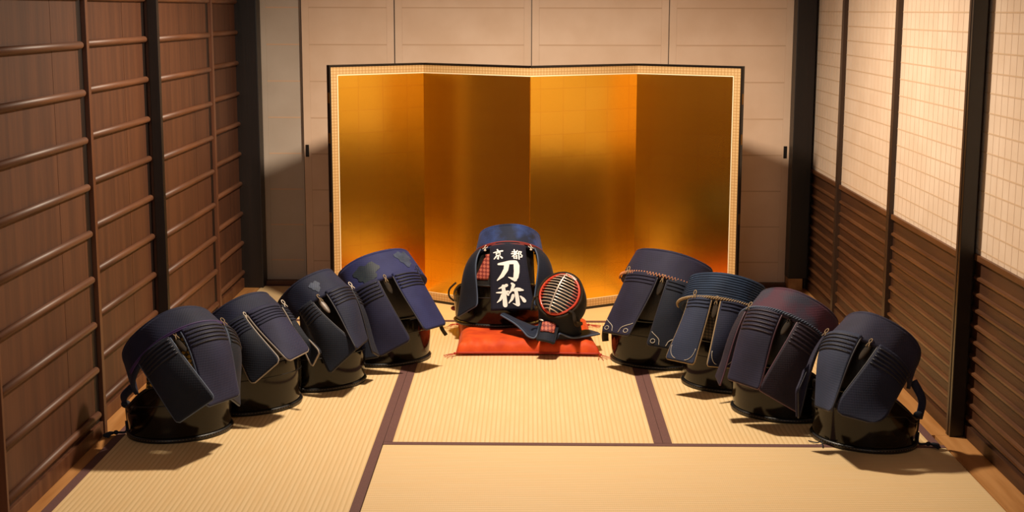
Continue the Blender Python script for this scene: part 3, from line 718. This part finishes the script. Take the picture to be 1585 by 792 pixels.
# straps at the open back of the end sets, with tassels on the floor
def back_strap(t, p, bp, sgn, name='waist_strap'):
    _, pt, hs, O, c, s, _c = bp
    th = R(118)*sgn; E0 = ring_pt(p, th, .02, 1.0); E1 = pt(th, hs(th)*.9)
    mid = (E0+E1)/2 - c*.02 + s*sgn*.012
    strap(t, [E0, mid, E1 - c*.004], .014, .004, 'navy', name)
back_strap(tA, pA, A, -1); back_strap(tH, pH, H_, 1)
for bp, sgn, d in ((A, -1, (-.9, -.35, 0)), (H_, 1, (.9, -.2, 0))):
    _, pt, hs, O, c, s, _c = bp
    P = pt(R(116)*sgn, .012, 1.0, .012); Q2 = P + V3(d)*.035; Q2[2] = .012
    obj('tie_cord', tube(catmull([pt(R(116)*sgn, .05, 1, .006), P, Q2], 5), .004, 6), M['cord_navy'], bp[0], True)
    tassel(bp[0], Q2, d)
    obj('knot', ellipsoid(pt(R(114)*sgn, hs(R(114)*sgn)+.006), ((.018, 0, 0), (0, .014, 0), (0, 0, .014)), 10, 8), M['cord_navy'], bp[0], True)
_, pt, hs, O, c, s, _c = H_
obj('loose_thread', join(tube(catmull([pt(R(-20), .01, 1, .012), pt(R(-20), .006, 1, .03), pt(R(-30), .003, 1, .04)], 4), .002, 5), tube(catmull([pt(R(-20), .01, 1, .012), pt(R(-12), .005, 1, .03), pt(R(-8), .003, 1, .045)], 4), .002, 5)), M['cord_navy'], H_[0])
# hanging strap end under the outer flap of the indigo set
g = fD['C'][0]
strap(tD, [V3(g(.75, .93)) + V3((0, .03, -.01)), V3(g(.8, 1.0)) + V3((0, .03, -.02)), V3(g(.9, 1.0)) + V3((.01, .03, -.05))], .008, .003, 'leather_brown', 'strap_end')
g = fE['C'][0]
strap(tE, [V3(g(.1, .9)) + V3((0, .03, -.01)), V3(g(.12, 1.0)) + V3((0, .03, -.02)), V3(g(.14, 1.0)) + V3((.0, .03, -.045))], .014, .005, 'leather_brown', 'strap_end')

# ---- name flap with its lettering (a cloth pouch slipped over the middle flap)
gz, fz, nnz, _0, _1 = fZ['C']
P00, P10, P01, P11 = [V3(gz(u, v)) for u, v in ((0, .02), (1, .02), (0, 1), (1, 1))]
upz = nnz if nnz[1] < 0 else -nnz
def tag_fn(u, v):
    q = V3(gz(u*1.04-.02, .03+.985*v*1.0 if v < 1 else 1.0)); return q + upz*.007
TAGV = 1.0
def tag_pt(u, v):
    fn, a_, b_ = flap_fn(pZ, [x for k, x in SETS['Z']['flaps'] if k == 'C'][0], .006)
    return V3(fn(u*1.06-.03, .03+.99*v)) + upz*.010
tg = obj('name_flap', grid(tag_pt, 15, 25, -.016), M['near_black'] if False else M['violet_dark'] if 'violet_dark' in M else M['deep_navy'], tZ, True)
tg.data.materials[0] = cloth('name_flap_cotton', S(34, 30, 50), S(42, 38, 60), .85)
def stroke(pts, ws):
    """flat brush stroke with round ends: outline polygon strips in tag pixels"""
    P = [Vector((x, y)) for x, y in pts]; W_ = ws if hasattr(ws, '__len__') else [ws]*len(pts)
    if len(W_) != len(P): W_ = [W_[0]+(W_[-1]-W_[0])*i/(len(P)-1) for i in range(len(P))]
    # resample
    out = []
    for i in range(len(P)-1):
        k = max(2, int((P[i+1]-P[i]).length/22))
        for j in range(k): f = j/k; out.append((P[i].lerp(P[i+1], f), W_[i]+(W_[i+1]-W_[i])*f))
    out.append((P[-1], W_[-1]))
    V, F = [], []
    for i, (q, w_) in enumerate(out):
        a = out[max(0, i-1)][0]; b = out[min(len(out)-1, i+1)][0]; t = (b-a).normalized(); nn = Vector((-t.y, t.x))
        V += [q+nn*w_/2, q, q-nn*w_/2]
        if i: F += [(3*i-3, 3*i, 3*i+1, 3*i-2), (3*i-2, 3*i+1, 3*i+2, 3*i-1)]
    for q, w_ in (out[0], out[-1]):
        n0 = len(V); V.append(q)
        for k in range(12): V.append(q+Vector((math.cos(k*math.pi/6), math.sin(k*math.pi/6)))*w_*.47)
        F += [(n0, n0+1+k, n0+1+(k+1) % 12) for k in range(12)]
    return V, F
def polyfill(pts):
    bm = bmesh.new(); vs = [bm.verts.new((x, y, 0)) for x, y in pts]; bm.faces.new(vs)
    bmesh.ops.triangulate(bm, faces=bm.faces[:]); bmesh.ops.subdivide_edges(bm, edges=bm.edges[:], cuts=5, use_grid_fill=True)
    bmesh.ops.triangulate(bm, faces=bm.faces[:])
    bm.verts.index_update(); r = [Vector((v.co.x, v.co.y)) for v in bm.verts], [[v.index for v in f.verts] for f in bm.faces]; bm.free(); return r
def glyph(parts):
    V, F = [], []
    for k, (v, f) in enumerate(parts):
        n = len(V)
        for q in v:
            u_ = (q.x-105)/770; v_ = (q.y-95)/1265; V.append(tuple(tag_pt(u_, v_) + upz*(.0022+.00012*k)))
        F += [[i+n for i in x] for x in f]
    return V, F
S_ = stroke
kyo = [S_([(272, 198), (298, 236)], [26, 36]), S_([(192, 250), (290, 240), (385, 236)], [20, 24, 30]), S_([(246, 270), (256, 318)], 22), S_([(246, 272), (336, 266), (326, 312)], 20), S_([(254, 318), (328, 314)], 18),
       S_([(290, 318), (288, 384)], [32, 34]), S_([(286, 388), (262, 374)], [20, 10]), S_([(246, 334), (202, 376)], [34, 22]), S_([(330, 336), (370, 374)], [22, 36])]
to = [S_([(578, 258), (676, 248)], 20), S_([(622, 214), (630, 288)], 26), S_([(562, 296), (694, 284)], 20), S_([(688, 226), (640, 300), (572, 350)], [24, 24, 14]), S_([(606, 322), (608, 386)], 22), S_([(668, 318), (666, 388)], 24),
      S_([(606, 322), (668, 318)], 16), S_([(608, 352), (666, 350)], 13), S_([(608, 384), (666, 382)], 18), S_([(716, 246), (712, 392)], 28), S_([(716, 246), (774, 240), (746, 288), (782, 316), (770, 346), (738, 350)], [22, 26, 22, 26, 24, 16])]
katana = [S_([(285, 488), (400, 486), (520, 466), (625, 460)], [38, 66, 72, 74]), S_([(455, 500), (430, 600), (350, 710), (245, 796)], [104, 92, 74, 20]), S_([(640, 470), (648, 520), (636, 640), (610, 740), (575, 800)], [96, 118, 108, 96, 56]), S_([(590, 790), (530, 775), (465, 745)], [76, 46, 12])]
o6 = 660
sho = [S_([(418, 236+o6), (350, 262+o6), (262, 292+o6)], [58, 50, 16]), S_([(216, 366+o6), (330, 368+o6), (440, 352+o6)], [20, 46, 38]), S_([(352, 250+o6), (360, 420+o6), (362, 610+o6)], [66, 74, 84]), S_([(325, 420+o6), (282, 500+o6), (222, 552+o6)], [56, 46, 16]),
       S_([(395, 372+o6), (430, 415+o6)], [30, 44]), S_([(515, 205+o6), (548, 232+o6), (500, 330+o6), (440, 402+o6)], [40, 66, 44, 18]), S_([(530, 335+o6), (600, 312+o6), (655, 318+o6), (716, 328+o6)], [40, 64, 66, 26]), S_([(580, 350+o6), (590, 480+o6), (590, 600+o6)], [66, 72, 76]),
       S_([(580, 614+o6), (505, 576+o6)], [40, 12]), S_([(520, 428+o6), (490, 500+o6), (430, 570+o6)], [60, 50, 18]), S_([(652, 446+o6), (690, 490+o6), (712, 532+o6)], [28, 60, 72])]
for gl in (kyo, to, katana, sho):
    obj('lettering', glyph(gl), M['lettering'], tg)
# red and orange lines above the name flap
for k, (mm, dz) in enumerate((('trim_red', -.010), ('cord_orange', -.016), ('trim_red', -.022))):
    obj('trim_line', tube([ring_pt(pZ, R(-26)+R(52)*i/20, dz, 1.075) for i in range(21)], .0026, 6), M[mm], tZ, True)
n, c, s = ring_frame(pZ)
for sg in (-1, 1):
    q = ring_pt(pZ, R(38*sg), -.012, 1.08)
    cord_loop(tZ, q, .009, 'cord_white', nrm=c, up=(n+s*sg*-.8)/1.3, tail=.012, name='white_cord_loop')
    obj('knot', ellipsoid(q - n*.012, ((.006, 0, 0), (0, .006, 0), (0, 0, .005)), 8, 6), M['cord_white'], tZ, True)
# red brocade on the chest showing left of the name flap
_, ptz, hsz, Oz, cz, sz, chz = Z
def redp(u, v):
    th = R(-38)+R(22)*u; lo = ptz(th, hsz(th)-.012, .97); hi = ring_pt(pZ, th*.92, .03, .86)
    vv = .18+.55*v; vv = vv if v < 1 else vv
    return lo+(hi-lo)*vv + cz*(.012*math.sin(math.pi*vv)+.004)
obj('brocade_panel', grid(redp, 9, 9, .004), M['brocade_red'], Z[0], True)
# side cords of the centre set
P = ptz(R(-112), hsz(R(-112)), 1.0, .01)
obj('tie_cord', tube(catmull([P+V3((0, 0, .06)), P+V3((-.03, -.01, .03)), P+V3((-.03, -.01, -.005)), P+V3((-.002, 0, -.03))], 5), .0045, 6), M['leather_brown'], Z[0], True)
obj('knot', ellipsoid(ptz(R(-104), .05, 1, .008), ((.02, 0, 0), (0, .012, 0), (0, 0, .012)), 10, 8), M['trim_red'], Z[0], True)

# ================================================================ cushion
cu = root('floor_cushion', (.49, 1.48, 0), label='flat square orange-red silk floor cushion under the centre armour', cat='cushion')
cor = [V3((.187, 1.232, 0)), V3((.797, 1.228, 0)), V3((.765, 1.80, 0)), V3((.168, 1.80, 0))]
def cush(u, v, top):
    q = (cor[0]*(1-u)+cor[1]*u)*(1-v) + (cor[3]*(1-u)+cor[2]*u)*v
    e = min(u, 1-u, v, 1-v); k = min(1, e/.10)
    pin = .012*math.sin(math.pi*u)*(1 if v < .5 else -1)*max(0, 1-min(v, 1-v)/.1) ; pix = .010*math.sin(math.pi*v)*(1 if u < .5 else -1)*max(0, 1-min(u, 1-u)/.1)
    hh = math.sqrt(max(0, 1-(1-k)**2))
    puck = .006*math.sin(u*62+2*math.sin(u*9))*max(0, 1-min(v, 1-v)/.16)*hh + .003*math.sin(v*58)*max(0, 1-min(u, 1-u)/.16)*hh
    z = .014 + (.050*hh + puck if top else -.0135*hh)
    if top: z = min(z, .0645) if e > .12 else z
    return np.array([q[0]+pix, q[1]+pin, z])
obj('cushion_cover', join(grid(lambda u, v: cush(u, v, True), 111, 81), (lambda g: (g[0], [f[::-1] for f in g[1]]))(grid(lambda u, v: cush(u, v, False), 41, 31))), M['cushion'], cu, True)
edge = [cush(u, 0, True) for u in np.linspace(0, 1, 30)] + [cush(1, v, True) for v in np.linspace(0, 1, 30)[1:]] + [cush(u, 1, True) for u in np.linspace(1, 0, 30)[1:]] + [cush(0, v, True) for v in np.linspace(1, 0, 30)[1:-1]]
obj('edge_piping', tube(edge, .004, 6, closed=True), M['cushion_cord'], cu, True)
for q, d in ((cor[0], (-1, -.5, 0)), (cor[1], (.45, -1, 0)), (cor[2], (1, .3, 0)), (cor[3], (-1, .5, 0))):
    d = V3(d)/np.linalg.norm(d); vf = []
    P = q+V3((0, 0, .012))
    vf.append(ellipsoid(P+d*.008, ((.007, 0, 0), (0, .007, 0), (0, 0, .006)), 8, 6))
    for k in range(5):
        a = (k-2)*.28; dd = V3((d[0]*math.cos(a)-d[1]*math.sin(a), d[0]*math.sin(a)+d[1]*math.cos(a), 0))
        vf.append(tube(catmull([P+d*.01, P+dd*.03+V3((0, 0, -.004)), P+dd*(.055+.015*random.random())+V3((.004*k, 0, -.0105))], 4), .0011, 4))
    obj('tassel', join(*vf), M['cushion_cord'], cu)

# ================================================================ helmet
WING_L = [[0.549, 1.36, 0.174], [0.543, 1.29, 0.124], [0.524, 1.24, 0.081], [0.493, 1.25, 0.081], [0.466, 1.29, 0.1], [0.429, 1.33, 0.123], [0.372, 1.38, 0.146]]
WING_LB = [[0.572, 1.45, 0.184], [0.555, 1.42, 0.127], [0.544, 1.4, 0.093], [0.516, 1.4, 0.087], [0.485, 1.42, 0.094], [0.442, 1.43, 0.109], [0.39, 1.45, 0.134]]
WING_R = [[0.635, 1.33, 0.169], [0.614, 1.25, 0.127], [0.6, 1.19, 0.076], [0.626, 1.24, 0.096], [0.678, 1.25, 0.077], [0.743, 1.28, 0.076], [0.801, 1.33, 0.076]]
WING_RB = [[0.683, 1.45, 0.185], [0.68, 1.42, 0.139], [0.668, 1.38, 0.098], [0.679, 1.38, 0.09], [0.71, 1.38, 0.078], [0.753, 1.4, 0.077], [0.8, 1.42, 0.061]]
THROAT = [[0.548, 1.27, 0.148], [0.626, 1.27, 0.148], [0.602, 1.165, 0.074], [0.529, 1.175, 0.088]]
STRAP = [[0.64, 1.22, 0.238], [0.674, 1.25, 0.226], [0.701, 1.3, 0.182], [0.72, 1.36, 0.118]]

hm = root('helmet', (.64, 1.33, .065), label='dark fencing helmet with red-rimmed silvery face grille leaning on the centre armour', cat='helmet')
Gc = V3((.625, 1.285, .258))
nf = V3((-.26, -.78, .56)); nf /= np.linalg.norm(nf)
upv = V3((.24, .0, 1.0)); upv -= nf*(upv@nf); upv /= np.linalg.norm(upv)
rt = np.cross(upv, nf); rt = -rt if rt[0] < 0 else rt
AX, AY = .086, .093
def face(u, v, out=0.0):
    """u, v in -1..1 over the grille oval; the grille bulges forward"""
    r2 = min(1, u*u+v*v)
    return Gc + rt*AX*u + upv*AY*v + nf*(.030*(1-u*u)*1.0*(1-.55*v*v) + out - .015*v*0)
def oval(a):   # egg shape: narrower at the chin
    x, y = math.cos(a), math.sin(a); wx = 1.0 if y > 0 else 1-.16*y*y
    return x*wx, y
gr = obj('face_rim', tube([Gc + rt*AX*oval(a)[0] + upv*AY*oval(a)[1] + nf*.004*(1-abs(oval(a)[0])) for a in np.linspace(0, 2*math.pi, 49)[:-1]], .0062, 8, closed=True), M['red_lacquer'], hm, True)
for k in range(13):
    v = -.87+1.74*k/12; a = math.asin(v); hw = abs(oval(a)[0])
    pts = [face(hw*x, v) + nf*(.004-.030*(hw*x)**2*0) for x in np.linspace(-1, 1, 15)]
    # ends come back to the rim
    e0 = Gc + rt*AX*hw + upv*AY*v; e1 = Gc - rt*AX*hw + upv*AY*v
    pts = [e1 + (e0-e1)*(i/14) + nf*(.046*(1-.4*v*v)*(1-(2*i/14-1)**2)) for i in range(15)]
    obj('grille_bar', tube(pts, .0026, 6), M['silver'], gr, True)
    for sg, (e_, i_) in ((-1, (e1, (0, 1, 2))), (1, (e0, (14, 13, 12)))):
        if 2 < k < 12: obj('painted_bar_end', tube([pts[j] for j in i_], .0027, 6), M['red_lacquer'], gr, True)
obj('centre_bar', tube([Gc + upv*AY*v + nf*(.049*(1-.4*v*v)) if abs(v) < .97 else Gc + upv*AY*v + nf*.006 for v in np.linspace(-1, 1, 21)], .0034, 8), M['silver'], gr, True)
for k in range(7):
    q = Gc + rt*AX*(-.1+.12*k)*.9 + upv*AY*math.sqrt(max(0, 1-((-.1+.12*k)*.9)**2)) + nf*.004 + upv*.004
    if k < 6: obj('cord_wrap', ellipsoid(q, (rt*.006, nf*.004, upv*.004), 8, 6), M['cord_white'], gr, True)
# padded hood behind the face
def hood(u, v):
    a = 2*math.pi*u; x, y = math.cos(a), math.sin(a)
    k = math.cos(v*math.pi/2); d = math.sin(v*math.pi/2)
    kx = 1.20; W_ = AX*kx*k; Hh = AY*1.16*k
    C0 = Gc - nf*.004 + rt*.036*d - upv*.02*d
    low = 1.0 if y > 0 else 1.0
    return C0 + rt*W_*x + upv*Hh*y*low - nf*(.145*d)
V, F = grid(hood, 41, 15); 
obj('hood', (V, [f[::-1] for f in F]), M['helmet_cloth'], hm, True)
def inner(u, v):
    a = 2*math.pi*u; return Gc - nf*(.002+.05*math.sin(v*math.pi/2)) + (rt*AX*math.cos(a)+upv*AY*math.sin(a))*.97*math.cos(v*math.pi/2)
V, F = grid(inner, 33, 7); obj('lining', (V, F), M['near_black'], hm, True)
obj('hood_border', tube([Gc + (rt*AX*1.15*math.cos(a)+upv*AY*1.12*math.sin(a)) - nf*.004 for a in np.linspace(0, 2*math.pi, 41)[:-1]], .0065, 8, closed=True), M['leather_brown'], hm, True)
# lower hood down to the cushion
def skirt(u, v):
    a = math.pi*(1.04+.92*u); top = Gc + rt*AX*1.06*math.cos(a) + upv*AY*1.06*math.sin(a) - nf*.006
    a2 = math.pi*(1.0+1.0*u)
    bot = V3((.632, 1.335, .071)) + V3((.088*math.cos(a2), .10*math.sin(a2)*.75, 0))
    return top*(1-v)+bot*v
V, F = grid(skirt, 25, 9, .006); obj('lower_padding', (V, F), M['near_black'], hm, True)
# wings (side flaps) spreading over the cushion
for nm, a_, b_ in (('L', WING_L, WING_LB), ('R', WING_R, WING_RB)):
    ca, cb = catmull(a_, 5), catmull(b_, 5); m = min(len(ca), len(cb))
    def wf(u, v):
        x = u*(m-1); i = min(m-2, int(x)); f = x-i
        return V3(ca[i].lerp(ca[i+1], f))*(1-v)+V3(cb[i].lerp(cb[i+1], f))*v + V3((0, 0, .004))
    wg = obj('side_wing', grid(wf, 36, 7, .007), M['helmet_wing'], hm, True)
    obj('edge_binding', tube([V3(q)+V3((0, -.001, .002)) for q in ca], .0042, 8), M['piping_blue'], wg, True)
# throat guard
T0, T1, T2, T3 = [V3(x) for x in THROAT]
def thr(u, v): return (T0*(1-u)+T1*u)*(1-v)+(T3*(1-u)+T2*u)*v + nf*(.012*math.sin(math.pi*u))
tg2 = obj('throat_guard', grid(thr, 15, 15, -.010), M['deep_navy'], hm, True)
obj('brocade_panel', grid(lambda u, v: thr(.12+.76*u, .12+.48*v) + nf*.0022, 15, 9, .003), M['brocade_red'], tg2, True)
obj('edge_binding', tube([thr(0, v) for v in np.linspace(0, 1, 8)] + [thr(u, 1) for u in np.linspace(.1, .9, 8)] + [thr(1, v) for v in np.linspace(1, 0, 8)], .004, 6), M['near_black'], tg2, True)
for u in (.06, .94): obj('hook', ellipsoid(thr(u, .03)+nf*.010, (rt*.012, nf*.004, upv*.004), 8, 6), M['silver'], tg2, True)
obj('chin_strap', tube(catmull([Gc + rt*AX*.86 - upv*AY*.62 + nf*.012, Gc + rt*AX*1.12 - upv*AY*.66 + nf*.004, Gc + rt*AX*1.34 - upv*AY*.98 - nf*.02, V3(STRAP[3])+V3((.004, -.01, 0))], 6), [.009]*3+[.012]*14+[.008]*2, 8, flat=.6), M['leather_brown'], hm, True)
obj('chin_strap', tube(catmull([Gc - rt*AX*1.02 - upv*AY*.35, Gc - rt*AX*1.2 - upv*AY*.6 - nf*.01, Gc - rt*AX*1.1 - upv*AY*1.1 - nf*.02], 6), .008, 8, flat=.6), M['leather_brown'], hm, True)
